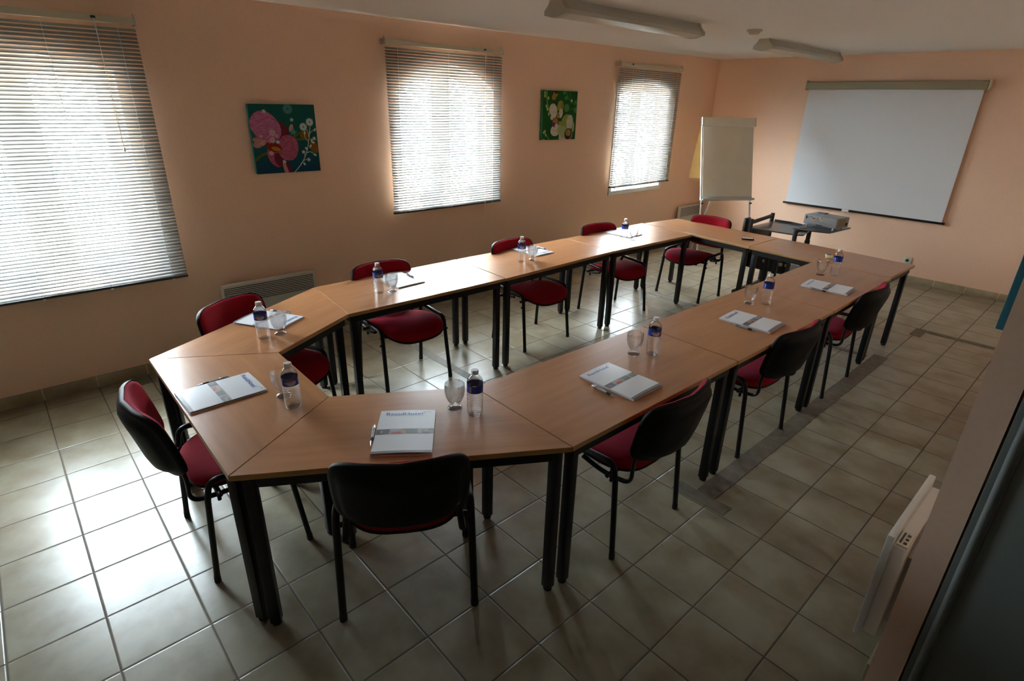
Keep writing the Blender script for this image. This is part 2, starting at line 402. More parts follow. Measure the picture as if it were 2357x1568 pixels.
# ------------------------------------------------------------------ tables
TZ = 2.42*U; TT = .022
def table(pts, label, k=0):
    """pts: four plan corners in tiles; the first edge gives the grain direction"""
    P = [Vector((x*U, y*U)) for x, y in pts]
    c = sum(P, Vector((0, 0)))/4; d = (P[1]-P[0]).normalized(); rz = math.atan2(d.y, d.x)
    R = Matrix.Rotation(-rz, 2); L = [R @ (p-c) for p in P]
    area = sum(L[i].x*L[(i+1) % 4].y-L[(i+1) % 4].x*L[i].y for i in range(4))
    if area < 0: L = L[::-1]
    t = thing('meeting_table', label, 'table', (c.x, c.y, 0), rz, 'beech tables set in a closed ring')
    def off(q, e):                                    # polygon moved in by e
        out = []
        for i in range(4):
            a, b, d_ = q[i-1], q[i], q[(i+1) % 4]
            e1, e2 = (b-a).normalized(), (d_-b).normalized(); n1, n2 = Vector((-e1.y, e1.x)), Vector((-e2.y, e2.x))
            bi = (n1+n2); bi = bi/bi.dot(n1) if bi.length > 1e-6 else n1; out.append(b+bi*e)
        return out
    A = off(L, .0002); B = off(L, .0014); D = off(L, .0025)
    MB().prism([p[:] for p in B], TZ-TT+.001, TZ).build('tabletop', M['beech'], t, smooth=False)
    mb = MB(); n = 4
    v = [(p.x, p.y, z) for q, z in ((B, TZ-.0003), (A, TZ-.0025), (A, TZ-TT+.002), (B, TZ-TT)) for p in q]
    f = [(r*4+i, r*4+(i+1) % 4, ((r+1) % 4)*4+(i+1) % 4, ((r+1) % 4)*4+i) for r in range(4) for i in range(4)]
    mb.add(v, f).build('edge_band', M['edge'], t, smooth=False, fix=True)
    IN = off(L, .030); LG = []
    for i in range(4):
        e1, e2 = (L[i-1]-L[i]).normalized(), (L[(i+1) % 4]-L[i]).normalized(); LG.append(L[i]+(e1+e2).normalized()*.062)
    fr = MB()
    for i in range(4):
        a, b = IN[i], IN[(i+1) % 4]; e = (b-a).normalized(); nn = Vector((-e.y, e.x))
        q = [a+nn*-.011, b+nn*-.011, b+nn*.011, a+nn*.011]
        fr.prism([p[:] for p in q], TZ-TT-.047, TZ-TT)
    fr.build('frame', M['black'], t, smooth=False)
    for i in range(4):
        a, b = LG[i], IN[(i+1) % 4]; e = (b-IN[i]).normalized(); an = math.atan2(e.y, e.x)
        lg = MB().rbox(-.02, .02, -.02, .02, .018, TZ-TT, .0035, 2); lg.xf(Matrix.Translation((a.x, a.y, 0)) @ Matrix.Rotation(an, 4, 'Z'))
        lo = lg.build('leg', M['black'], t)
        ft = MB().lathe([(.014, 0), (.0185, .004), (.0195, .02)], 14, c=(a.x, a.y, 0)); ft.build('foot', M['rubber'], lo)
    return t
G = .01
table([(4.58, 1.47), (8.53, 1.435), (7.53, 3.105), (5.605, 3.14)], 'trapezoid table whose long edge faces the front left chair at the corner of the ring')
table([(8.535, 1.438), (10.64, 4.812), (8.61, 4.862), (7.534, 3.108)], 'trapezoid table nearest the camera, behind the black chair back')
table([(2.65, 5.086), (4.573, 1.473), (5.598, 3.143), (4.672, 4.864)], 'trapezoid table beside the wide heater on the window wall')
table([(2.65, 5.092), (2.64, 9.02), (4.77, 8.90), (4.675, 4.87)], 'rectangular table on the window side, glossy white reflection, nearest the wide heater')
table([(2.65, 9.045), (2.68, 13.22), (4.65, 13.20), (4.785, 8.925)], 'rectangular table standing before the arched window, middle of the window-side row')
table([(2.69, 13.245), (2.69, 17.32), (4.86, 17.06), (4.67, 13.225)], 'rectangular table on the window side ending at the far corner by the flip chart')
table([(2.74, 17.35), (2.96, 19.18), (6.86, 18.99), (6.84, 17.0)][1:]+[(2.74, 17.35)], 'far cross table with the chair facing the camera and a small remote on it')
table([(6.875, 18.98), (10.80, 18.70), (10.74, 16.73), (6.865, 16.985)], 'far cross table in front of the projector trolley, reaching the screen side corner')
table([(10.64, 4.822), (10.72, 8.82), (8.73, 8.89), (8.62, 4.872)], 'rectangular table at the camera-side end of the aisle row, joining the near trapezoid')
table([(10.73, 8.85), (10.80, 12.80), (8.80, 12.87), (8.745, 8.92)], 'middle rectangular table of the row along the aisle')
table([(10.805, 12.83), (10.785, 16.69), (8.84, 16.80), (8.81, 12.90)], 'rectangular table of the aisle row nearest the wall socket')

# ------------------------------------------------------------------ chairs
def make_chair(label):
    t = thing('conference_chair', label, 'chair', (0, 0, 0), 0, 'red padded conference chairs round the tables')
    def sup(u, e): return math.copysign(abs(u)**e, u)
    # seat: cushion and shell; local +y is the front
    def seat_pt(th, k, dz):
        cx, sx_ = math.cos(th), math.sin(th); e = .62
        x = sup(cx, e)*.230; y = sup(sx_, e)*.232
        x *= (1.0+.04*(y/.232)); 
        return x*k, .036+y*k, dz
    def surf(x, y):                                  # waterfall front, slight dish
        yy = y-.036
        return .462-.9*max(0, yy-.07)**2*1.9+.10*(x/.23)**2*.12-.02*max(0, -yy/.215)
    n = 44; rings = [(0.02, .012), (.35, .012), (.65, .011), (.85, .006), (.95, -.002), (1.0, -.014), (1.0, -.026)]
    mb = MB(); v = []
    for k, dz in rings:
        for i in range(n):
            x, y, _ = seat_pt(2*PI*i/n, k, 0); v.append((x, y, surf(x, y)+dz))
    f = [(r*n+i, r*n+(i+1) % n, (r+1)*n+(i+1) % n, (r+1)*n+i) for r in range(len(rings)-1) for i in range(n)]
    f.append(tuple(range(n))[::-1])
    mb.add(v, f).build('seat', M['red'], t, angle=80, fix=True)
    mb = MB(); v = []
    rg = [(.02, -.030), (.5, -.030), (1.0, -.0262), (1.012, -.028), (1.012, -.038), (.9, -.045), (.4, -.05), (.02, -.05)]
    for k, dz in rg:
        for i in range(n):
            x, y, _ = seat_pt(2*PI*i/n, k, 0); v.append((x, y, surf(x, y)+dz))
    f = [(r*n+i, r*n+(i+1) % n, (r+1)*n+(i+1) % n, (r+1)*n+i) for r in range(len(rg)-1) for i in range(n)]+[tuple(range((len(rg)-1)*n, len(rg)*n)), tuple(range(n))]
    mb.add(v, f).build('seat_shell', M['blackplastic'], t, angle=60, fix=True)
    # backrest
    def back_pos(x, z, d):                            # d: distance in front of the shell's mid surface
        y = -.302-.25*z+1.25*x*x
        nrm = Vector((-2.5*x, 1, .25)).normalized()
        p = Vector((x, y, .650+z))+nrm*d
        return p
    def bo(th, k):
        e = .34 if math.sin(th) > 0 else .34+.26*abs(math.sin(th)); x = sup(math.cos(th), e)*.238; z = sup(math.sin(th), e)*.156
        x *= (1-.04*max(0, -z/.156)); 
        if z < 0: z *= 1.0
        return x*k, z*k
    def dish(rg, name, m):
        v = []
        for k, d in rg:
            for i in range(n):
                x, z = bo(2*PI*i/n, k); v.append(back_pos(x, z, d)[:])
        f = [(r*n+i, r*n+(i+1) % n, (r+1)*n+(i+1) % n, (r+1)*n+i) for r in range(len(rg)-1) for i in range(n)]+[tuple(range(n)), tuple(range((len(rg)-1)*n, len(rg)*n))]
        MB().add(v, f).build(name, m, t, angle=70, fix=True)
    dish([(.02, .034), (.4, .034), (.75, .031), (.9, .026), (.965, .018), (.985, .008), (.985, .002), (.5, .002), (.02, .002)], 'backrest', M['red'])
    dish([(.02, .0), (.5, .0), (.97, .0), (.99, .010), (1.005, .010), (1.01, .002), (1.0, -.008), (.93, -.013), (.88, -.014), (.82, -.026), (.74, -.034), (.5, -.037), (.02, -.037)], 'backrest_shell', M['blackplastic'])
    # oval steel tube frame: four legs, two arched side rails, back supports, cross bars
    for s in (-1, 1):
        fr = [(s*.260, .20, .012), (s*.250, .158, .385)]; re = [(s*.260, -.20, .012), (s*.252, -.168, .40)]
        for a in (fr, re):
            lo = MB().tube(a, .0122, 12, ry=.0148, ref=(0, 1, 0)).build('leg', M['black'], t)
            MB().tube([(a[0][0], a[0][1], 0), (a[0][0]-s*.0005, a[0][1]*.995, .03)], .0132, 12, ry=.0158, ref=(0, 1, 0)).build('foot_cap', M['rubber'], lo)
        rail = fillet([fr[1], (s*.2485, .148, .468), (s*.2505, -.150, .488), re[1]], .07, 7)
        MB().tube(rail, .0122, 12, ry=.0148, ref=(0, 1, 0)).build('side_rail', M['black'], t)
        sup_ = fillet([(s*.235, .03, .425), (s*.228, -.08, .395), (s*.214, -.222, .40), (s*.205, -.216, .49), (s*.200, -.222, .54)], .075, 7)
        MB().tube(sup_, .009, 10, ry=.013, ref=(0, 0, 1)).build('back_support', M['black'], t)
        MB().tube([(s*.245, .1575, .375), (s*.262, .1575, .375), (s*.272, .1575, .375)], .008, 10).tube([(s*.215, -.12, .385), (s*.215, -.12, .36)], .008, 10).build('stop_pin', M['blackplastic'], t)
    MB().tube([(-.25, .12, .41), (.25, .12, .41)], .011, 10).tube([(-.251, -.12, .405), (.251, -.12, .405)], .011, 10).build('cross_bar', M['black'], t)
    return t
CH = [ # x, y, facing degrees (direction in plan), label
    (6.46, 1.97, 88.5, 'front left red chair, the one closest to the large blind, seen from its side'),
    (8.965, 3.40, 147.5, 'red chair seen from behind, black back shell nearest the camera'),
    (4.12, 3.54, 28, 'red chair half hidden behind the trapezoid table, its back before the wide heater'),
    (3.55, 6.75, -1, 'red chair on the window side tucked under the glossy white-looking tabletop'),
    (3.66, 10.93, 0, 'red chair on the window side standing before the arched window'),
    (3.66, 14.67, -6, 'red chair on the window side nearest the flip chart corner'),
    (4.32, 18.25, -91.5, 'red chair at the far cross table, front facing the camera, before the flip chart'),
    (10.02, 6.72, 180.5, 'red chair on the aisle side closest to the camera, beside the tape corner'),
    (10.02, 10.74, 177, 'red chair in the middle of the three along the aisle'),
    (10.08, 14.55, 181, 'red chair on the aisle side nearest the wall socket'),
]
proto = make_chair(CH[0][3])
for i, (x, y, d, lb) in enumerate(CH):
    c = proto if i == 0 else copy_tree(proto)
    c.location = (x*U, y*U, 0); c.rotation_euler = (0, 0, math.radians(d-90)); c['label'] = lb

# ------------------------------------------------------------------ bottles and tumblers
PLACES = ['on the trapezoid table by the wide heater', 'on the trapezoid table before the front left chair', 'on the trapezoid table nearest the camera',
          'on the aisle-row table closest to the camera', 'on the middle aisle-row table', 'on the aisle-row table nearest the wall socket',
          'on the glossy window-side table', 'on the table before the arched window', 'on the window-side table nearest the flip chart']
def make_bottle(label):
    t = thing('water_bottle', label, 'bottle', (0, 0, 0), 0, 'half-litre water bottles on the tables')
    prof = [(.004, .004), (.020, .001), (.028, .002), (.0315, .010), (.0325, .018)]
    z = .020
    for k in range(8):
        prof += [(.0325, z), (.0325, z+.0045), (.0308, z+.0068), (.0325, z+.009)]; z += .0105
    prof += [(.0328, .106), (.0322, .108), (.0322, .142), (.0330, .146), (.0325, .152), (.0295, .162), (.0225, .172), (.0150, .180), (.0125, .184), (.0123, .190)]
    MB().lathe(prof, 32).build('bottle_body', M['pet'], t, angle=50)
    MB().lathe([(.0142, .184), (.0148, .186), (.0148, .199), (.0138, .2010), (.002, .2012)], 28).build('bottle_cap', M['cap'], t)
    lab = MB(); n, mz = 96, 16
    for j in range(mz):
        for i in range(n):
            a0, a1 = 2*PI*i/n, 2*PI*(i+1)/n; z0, z1 = .1085+.033*j/mz, .1085+.033*(j+1)/mz
            u = ((i+.5)/n*2*PI-PI)*.0328; w = (j+.5)/mz*.033-.0165
            mi = 0
            if (u/.020)**2+((w+.001)/.0135)**2 < 1: mi = 2 if w < .001 else 3
            if abs(u+.002) < .024 and abs(w-.0015-.10*u) < .0034: mi = 1
            if abs(u+.002) < .021 and abs(w-.0015-.10*u) < .0012 and int(i) % 3 == 0: mi = 2
            if (u+.012)**2/.007**2+(w-.0115)**2/.0028**2 < 1: mi = 5
            if .036 < u < .046 and -.012 < w < .012: mi = 4
            r = .0328
            lab.add([(r*math.cos(a0), r*math.sin(a0), z0), (r*math.cos(a1), r*math.sin(a1), z0), (r*math.cos(a1), r*math.sin(a1), z1), (r*math.cos(a0), r*math.sin(a0), z1)], [(0, 1, 2, 3)], mi)
    lab.build('bottle_label', [M['labelblue'], M['labelred'], M['labelpale'], M['labelmid'], M['labelgrey'], M['labelgreen']], t, smooth=False)
    return t
B = [(4.84, 3.18, -5), (7.50, 2.61, 5), (9.24, 4.39, -105), (9.62, 7.95, 15), (9.64, 12.12, -110), (9.73, 15.80, -110), (3.87, 6.01, 20), (3.87, 10.27, 10), (3.97, 14.56, 30)]
CAMXY = Vector((14.409, .266))
pb = make_bottle('x')
for i, (x, y, a) in enumerate(B):
    b = pb if i == 0 else copy_tree(pb)
    to = math.degrees(math.atan2(CAMXY.y-y, CAMXY.x-x))
    b.location = (x*U, y*U, TZ); b.rotation_euler = (0, 0, math.radians(to+180+a)); b['label'] = 'water bottle with blue label '+PLACES[i]
def make_glass(label):
    prof = [(.0005, .0), (.022, .0), (.0295, .0012), (.0315, .005), (.0305, .009), (.024, .0125), (.0165, .016), (.0148, .020), (.0165, .025), (.0225, .030), (.0300, .042), (.0372, .060), (.0412, .080), (.0420, .096), (.0408, .1155),
            (.0400, .1170), (.0390, .1155), (.0401, .096), (.0393, .080), (.0354, .060), (.0280, .042), (.0190, .0335), (.0110, .0295), (.0005, .0285)]
    o = MB().lathe(prof, 36).build('water_glass', M['glass'], angle=60)
    return tag(o, label, 'glass', 'footed water glasses on the tables')
GP = [(4.84, 3.47), (7.12, 2.63), (8.95, 4.27), (9.42, 7.70), (9.41, 11.84), (9.50, 15.50), (3.97, 6.28), (3.95, 10.60), (4.15, 14.80)]
pg = make_glass('x')
for i, (x, y) in enumerate(GP):
    g = pg if i == 0 else copy_tree(pg)
    g.location = (x*U, y*U, TZ); g.rotation_euler = (0, 0, i); g['label'] = 'empty footed drinking glass '+PLACES[i]

# ------------------------------------------------------------------ folders and pens
def text_mesh(body, size, depth=.0003):
    cu = bpy.data.curves.new('lettering', 'FONT'); cu.body = body; cu.size = size; cu.align_x = 'LEFT'; cu.extrude = depth; cu.offset = .011
    o = bpy.data.objects.new('lettering_source', cu); COL.objects.link(o)
    dg = bpy.context.evaluated_depsgraph_get(); me = bpy.data.meshes.new_from_object(o.evaluated_get(dg))
    bpy.data.objects.remove(o); bpy.data.curves.remove(cu); return me
def text_obj(name, body, width, height, m, parent, loc, rot=(0, 0, 0)):
    me = text_mesh(body, 1.0, .0)
    xs = [v.co.x for v in me.vertices]; ys = [v.co.y for v in me.vertices]
    sx_, sy = width/(max(xs)-min(xs)), height/(max(ys)-min(ys)); x0, y0 = min(xs), min(ys)
    for v in me.vertices: v.co = ((v.co.x-x0)*sx_, (v.co.y-y0)*sy, v.co.z)
    me.materials.clear(); me.materials.append(m); me.name = name
    o = bpy.data.objects.new(name, me); COL.objects.link(o); o.parent = parent; o.location = loc; o.rotation_euler = rot; return o
FW, FH = .218, .304
def make_folder(label):
    t = thing('presentation_folder', label, 'folder', (0, 0, 0), 0, 'white presentation folders laid at each place')
    def top(u, v): # gently bulging cover, raised along the spine
        return .0065+.0045*math.sin(PI*min(1, max(0, (u+.15)/1.3)))+.0015*(1-v)
    mb = MB()
    mb.grid(lambda u, v: (-FW/2+FW*u, -FH/2+FH*v, top(u, v)), 12, 12)
    mb.grid(lambda u, v: (-FW/2+FW*u, FH/2, .004+(top(u, 1)-.004)*(1-v)), 12, 1)
    mb.box(-FW/2, FW/2, -FH/2-.001, FH/2, .0, .0012)
    mb.grid(lambda u, v: (-FW/2, -FH/2+FH*u, .001+(top(0, u)-.001)*v), 12, 1)
    cov = mb.build('cover', M['paper'], t, angle=40)
    MB().box(-FW/2+.004, FW/2-.002, -FH/2+.004, FH/2-.004, .0012, .0062).build('inner_sheets', M['inner'], t, smooth=False)
    e = .0006
    def patch(u0, u1, v0, v1, b, mi): b.grid(lambda u, v: (-FW/2+FW*(u0+(u1-u0)*u), -FH/2+FH*(v0+(v1-v0)*v), top(u0+(u1-u0)*u, v0+(v1-v0)*v)+e+mi*.00002), 4, 1, mi)
    b = MB()
    cols = [((.10, .10, .12), .35), ((.34, .33, .31), .5), ((.45, .03, .04), .5), ((.07, .08, .10), .5), ((.35, .24, .14), .5), ((.16, .17, .17), .5), ((.25, .20, .17), .5)]
    ms = [mat('photo_strip_%d' % k, c, r) for k, (c, r) in enumerate(cols)]
    patch(0, 1, .42, .535, b, 1)
    patch(0, .235, .42, .53, b, 0); patch(.08, .11, .45, .50, b, 4); patch(.27, .45, .425, .475, b, 2); patch(.27, .47, .42, .435, b, 3); patch(.44, .52, .435, .53, b, 4)
    patch(.52, .72, .425, .52, b, 5); patch(.52, .72, .42, .45, b, 3); patch(.78, .84, .45, .5, b, 6); patch(.84, 1, .435, .46, b, 6); patch(.80, .92, .425, .44, b, 3); patch(.90, 1, .49, .52, b, 5)
    b.build('photo_strip', ms, t, smooth=False)
    g = MB(); patch(0, 1, .004, .05, g, 0); g.build('grey_strip', M['greyband'], t, smooth=False)
    lt = text_obj('title_lettering', 'ResidHotel', FW*.66, FH*.062, M['blueink'], t, (-FW/2+FW*.115, -FH/2+FH*.865, top(.45, .9)+.0012))
    lg = MB()
    for k in range(5):
        a = math.radians(200-k*45); x, y = -FW/2+FW*.86+.012*math.cos(a), -FH/2+FH*.935+.008*math.sin(a)
        lg.box(x-.002, x+.002, y-.0012, y+.0012, top(.86, .93)+.0004, top(.86, .93)+.0009)
    lg.build('dotted_emblem', M['greyink'], t, smooth=False)
    return t
# (centre x, centre y, direction of the title text in degrees)
F = [(6.46, 1.99, 1, 'white folder before the front left chair, grey pen along its upper side'),
     (9.03, 3.42, 52.5, 'white folder nearest the camera, its title and photo strip facing the viewer'),
     (4.07, 3.56, -60, 'white folder on the trapezoid table by the wide heater, partly behind a bottle'),
     (3.36, 6.84, -88, 'white folder washed out by glare on the glossy window-side table'),
     (3.25, 11.27, -89, 'white folder on the table before the arched window'),
     (3.38, 15.28, -87, 'white folder in the glare on the window-side table nearest the flip chart'),
     (9.91, 6.70, 91, 'white folder on the aisle-row table closest to the camera'),
     (9.98, 10.81, 92.5, 'white folder on the middle aisle-row table'),
     (10.06, 14.50, 94, 'white folder on the aisle-row table nearest the wall socket')]
pf = make_folder('x')
for i, (x, y, a, lb) in enumerate(F):
    f = pf if i == 0 else copy_tree(pf)
    f.location = (x*U, y*U, TZ); f.rotation_euler = (0, 0, math.radians(a)); f['label'] = lb
def make_pen(label):
    t = thing('ballpoint_pen', label, 'pen', (0, 0, 0), 0, 'grey ballpoint pens beside the folders')
    X = Matrix.Rotation(PI/2, 4, 'Y'); r = .0055
    def lz(prof, name, m):
        b = MB().lathe(prof, 16); b.xf(Matrix.Translation((0, 0, r)) @ X); return b.build(name, m, t, angle=50)
    lz([(.0054, -.045), (.0055, -.010), (.0055, .018)], 'barrel', M['chrome'])
    lz([(.0057, .018), (.0060, .028), (.0056, .042)], 'grip', M['rubber'])
    lz([(.0054, .042), (.004, .055), (.0012, .066), (.0006, .069)], 'tip', M['chrome'])
    lz([(.0035, -.069), (.0045, -.067), (.0056, -.058), (.0056, -.045)], 'push_cap', M['steel'])
    lz([(.0057, -.047), (.0057, -.043)], 'blue_ring', M['bluep'])
    MB().rbox(-.064, -.026, -.0022, .0022, .0112, .0132, .0006).rbox(-.064, -.058, -.002, .002, .008, .013, .0006).build('pocket_clip', M['chrome'], t)
    return t
def pz(x, y): return TZ
PN = [((6.06, 2.22), (6.06, 1.78), 'grey pen beside the folder before the front left chair', .0),
      ((8.65, 3.20), (9.05, 2.92), 'grey pen beside the folder nearest the camera', .0),
      ((4.02, 3.98), (3.66, 3.74), 'grey pen resting on the folder by the wide heater', .0105),
      ((3.12, 7.19), (3.57, 7.14), 'dark pen on the folder in the glare of the glossy table', .0105),
      ((3.11, 11.60), (3.54, 11.62), 'dark pen on the folder before the arched window', .0105),
      ((9.74, 6.24), (10.20, 6.22), 'grey pen beside the folder closest to the camera in the aisle row', .0),
      ((9.85, 10.34), (10.30, 10.36), 'grey pen beside the folder on the middle aisle-row table', .0),
      ((9.82, 14.04), (10.24, 14.07), 'grey pen beside the folder nearest the wall socket', .0)]
pp = make_pen('x')
for i, (a, b, lb, dz) in enumerate(PN):
    p = pp if i == 0 else copy_tree(pp)
    mx, my = (a[0]+b[0])/2, (a[1]+b[1])/2
    p.location = (mx*U, my*U, TZ+dz); p.rotation_euler = (0, 0, math.atan2(b[1]-a[1], b[0]-a[0])); p['label'] = lb

# ------------------------------------------------------------------ flower canvases
def canvas(y0, y1, z0, z1, depth, label, kind):
    t = thing('flower_canvas', label, 'picture', (WX, (y0+y1)/2, z0), 0, 'square flower canvases on the walls')
    w, h = y1-y0, z1-z0
    MB().rbox(.0, depth, -w/2, w/2, 0, h, .004).build('stretched_canvas', kind['side'], t)
    mats = kind['mats']; mb = MB(); lay = [depth+.0004]
    def face(poly, mi):
        lay[0] += .00005
        mb.add([(lay[0], (u-.5)*w, v*h) for u, v in poly], [tuple(range(len(poly)))], mi)
    def ell(cx, cy, rx, ry, rot, mi, n=26, e=1.0):
        c, s = math.cos(math.radians(rot)), math.sin(math.radians(rot)); P = []
        for k in range(n):
            a = 2*PI*k/n; x = rx*math.copysign(abs(math.cos(a))**e, math.cos(a)); y = ry*math.copysign(abs(math.sin(a))**e, math.sin(a))
            P.append((min(1, max(0, cx+x*c-y*s)), min(1, max(0, cy+x*s+y*c))))
        face(P, mi)
    def daisy(cx, cy, r, mi, n=9, hole=None):
        for k in range(n):
            a = 360*k/n; ca, sa = math.cos(math.radians(a)), math.sin(math.radians(a))
            ell(cx+.62*r*ca, cy+.62*r*sa, .40*r, .25*r, a, mi, 10)
        ell(cx, cy, .5*r, .5*r, 0, mi, 12)
        if hole is not None: ell(cx, cy, .17*r, .17*r, 0, hole, 10)
    def stroke(pts, wd, mi):
        pts = [Vector(p) for p in pts]; P = []
        for i in range(len(pts)-1):
            for k in range(8):
                t_ = k/8; p0, p1, p2, p3 = pts[max(i-1, 0)], pts[i], pts[i+1], pts[min(i+2, len(pts)-1)]
                P.append(.5*((2*p1)+(p2-p0)*t_+(2*p0-5*p1+4*p2-p3)*t_*t_+(3*p1-p0-3*p2+p3)*t_**3))
        P.append(pts[-1]); lay[0] += .00005
        for a, b in zip(P[:-1], P[1:]):
            d = (b-a).normalized(); n_ = Vector((-d.y, d.x))*wd
            mb.add([(lay[0], (q.x-.5)*w, min(1, max(0, q.y))*h) for q in (a-n_, b-n_, b+n_, a+n_)], [(0, 1, 2, 3)], mi)
    face([(0, 0), (1, 0), (1, 1), (0, 1)], 0)
    kind['draw'](ell, daisy, stroke)
    mb.build('flower_print', mats, t, smooth=False)
    return t
def petal(name, c1, c2, scale=30):
    m = mat(name, c1, .6, spec=.2); n, l, b = nodes(m)
    tc = n.new('ShaderNodeTexCoord'); mp = n.new('ShaderNodeMapping'); mp.inputs['Rotation'].default_value = (math.radians(35), 0, 0); mp.inputs['Scale'].default_value = (1, 1, 7)
    nz = n.new('ShaderNodeTexNoise'); nz.inputs['Scale'].default_value = scale; nz.inputs['Detail'].default_value = 5
    rp = n.new('ShaderNodeValToRGB'); rp.color_ramp.elements[0].position = .38; rp.color_ramp.elements[1].position = .62
    rp.color_ramp.elements[0].color = (*c1, 1); rp.color_ramp.elements[1].color = (*c2, 1)
    l.new(tc.outputs['Object'], mp.inputs[0]); l.new(mp.outputs[0], nz.inputs['Vector']); l.new(nz.outputs['Fac'], rp.inputs[0]); l.new(rp.outputs[0], b.inputs['Base Color'])
    return m
pm = lambda n, c: mat(n, c, .6, spec=.2)
def teal_ground():
    m = pm('print_teal', (0, .07, .06)); n, l, b = nodes(m)
    tc = n.new('ShaderNodeTexCoord'); sx = n.new('ShaderNodeSeparateXYZ'); l.new(tc.outputs['Object'], sx.inputs[0])
    mr = n.new('ShaderNodeMapRange'); mr.inputs['From Min'].default_value = .0; mr.inputs['From Max'].default_value = .3; l.new(sx.outputs['Z'], mr.inputs[0])
    rp = n.new('ShaderNodeValToRGB'); rp.color_ramp.elements[0].color = (.0, .045, .10, 1); rp.color_ramp.elements[1].color = (.0, .095, .085, 1)
    l.new(mr.outputs[0], rp.inputs[0]); l.new(rp.outputs[0], b.inputs['Base Color']); return m
def draw_pink(ell, daisy, stroke):
    stroke([(.0, .20), (.12, .28), (.3, .33)], .018, 6); stroke([(.62, .52), (.75, .60), (.86, .62)], .014, 6); stroke([(.62, .49), (.85, .49), (1, .47)], .014, 6)
    ell(.80, .56, .075, .055, 25, 7); ell(.93, .37, .065, .10, 20, 7); ell(.60, .66, .03, .06, -20, 8)
    daisy(.58, .935, .075, 5, 11, 0); daisy(.63, .60, .05, 5, 5)
    ell(.40, .60, .15, .17, 20, 3); ell(.22, .675, .20, .245, 38, 1, e=.92); ell(.10, .48, .10, .05, -20, 8); ell(.07, .43, .07, .05, 10, 8)
    ell(.30, .24, .10, .16, 25, 2); ell(.36, .20, .07, .11, 15, 3); ell(.52, .37, .155, .19, -10, 2, e=.9); ell(.44, .08, .035, .12, 8, 8); ell(.50, .06, .03, .12, 20, 3)
    ell(.31, .38, .11, .065, -10, 9); ell(.33, .36, .07, .03, -15, 10); ell(.22, .41, .03, .05, 10, 9); ell(.36, .48, .055, .03, -20, 11); ell(.37, .46, .03, .025, 0, 4); ell(.25, .30, .035, .03, 0, 12)
    stroke([(.0, .53), (.12, .52), (.22, .49)], .004, 9)
    for a, b_, r, k in ((.90, .745, .062, 10), (.79, .675, .062, 10)): daisy(a, b_, r, 4, k, 0)
    stroke([(.57, .0), (.70, .13), (.80, .30), (.86, .50), (.90, .68)], .006, 4); stroke([(.86, .52), (.86, .60), (.83, .64)], .004, 4); stroke([(.70, .13), (.76, .22), (.76, .27)], .004, 4)
    stroke([(.79, .28), (.86, .30), (.93, .25)], .005, 4); stroke([(.68, .12), (.74, .17), (.80, .19)], .004, 4); stroke([(.84, .46), (.80, .52), (.80, .57)], .004, 4); stroke([(.88, .57), (.92, .61), (.97, .64)], .004, 4)
    for a, b_ in ((.75, .30), (.82, .18), (.945, .50), (.62, .82 - .04), (.22, .90), (.43, .165)): daisy(a, b_, .032, 4, 5)
    for a, b_, rt in ((.80, .585, 80), (.87, .385, 60), (.93, .25, -20), (.74, .12, -60), (.97, .63, 60), (.92, .44, -15), (.80, .35, -50), (.90, .47, 80)): ell(a, b_, .028, .015, rt, 4)
    for a, b_, r in ((.30, .595, .05), (.29, .49, .045), (.13, .545, .025), (.14, .44, .03), (.36, .55, .025)): daisy(a, b_, r, 12, 8, 2)
    stroke([(.05, .42), (.18, .50), (.27, .57)], .004, 12); stroke([(.05, .40), (.14, .47), (.26, .49)], .004, 12)
PINK = dict(side=mat('canvas_side_teal', (.0, .14, .13), .7), draw=draw_pink, mats=[teal_ground(), petal('print_pink', (.36, .07, .20), (.55, .22, .40)), petal('print_rose', (.30, .045, .11), (.48, .14, .24)), pm('print_maroon', (.14, .012, .03)), pm('print_pale', (.50, .62, .60)),
            pm('print_ghost', (.08, .27, .24)), pm('print_stem', (.10, .13, .01)), pm('print_bud', (.22, .10, .012)), pm('print_blush', (.50, .24, .22)), pm('print_red_lip', (.22, .02, .006)), pm('print_amber', (.5, .2, .02)), pm('print_violet', (.28, .05, .36)), pm('print_pink_white', (.60, .40, .42))])
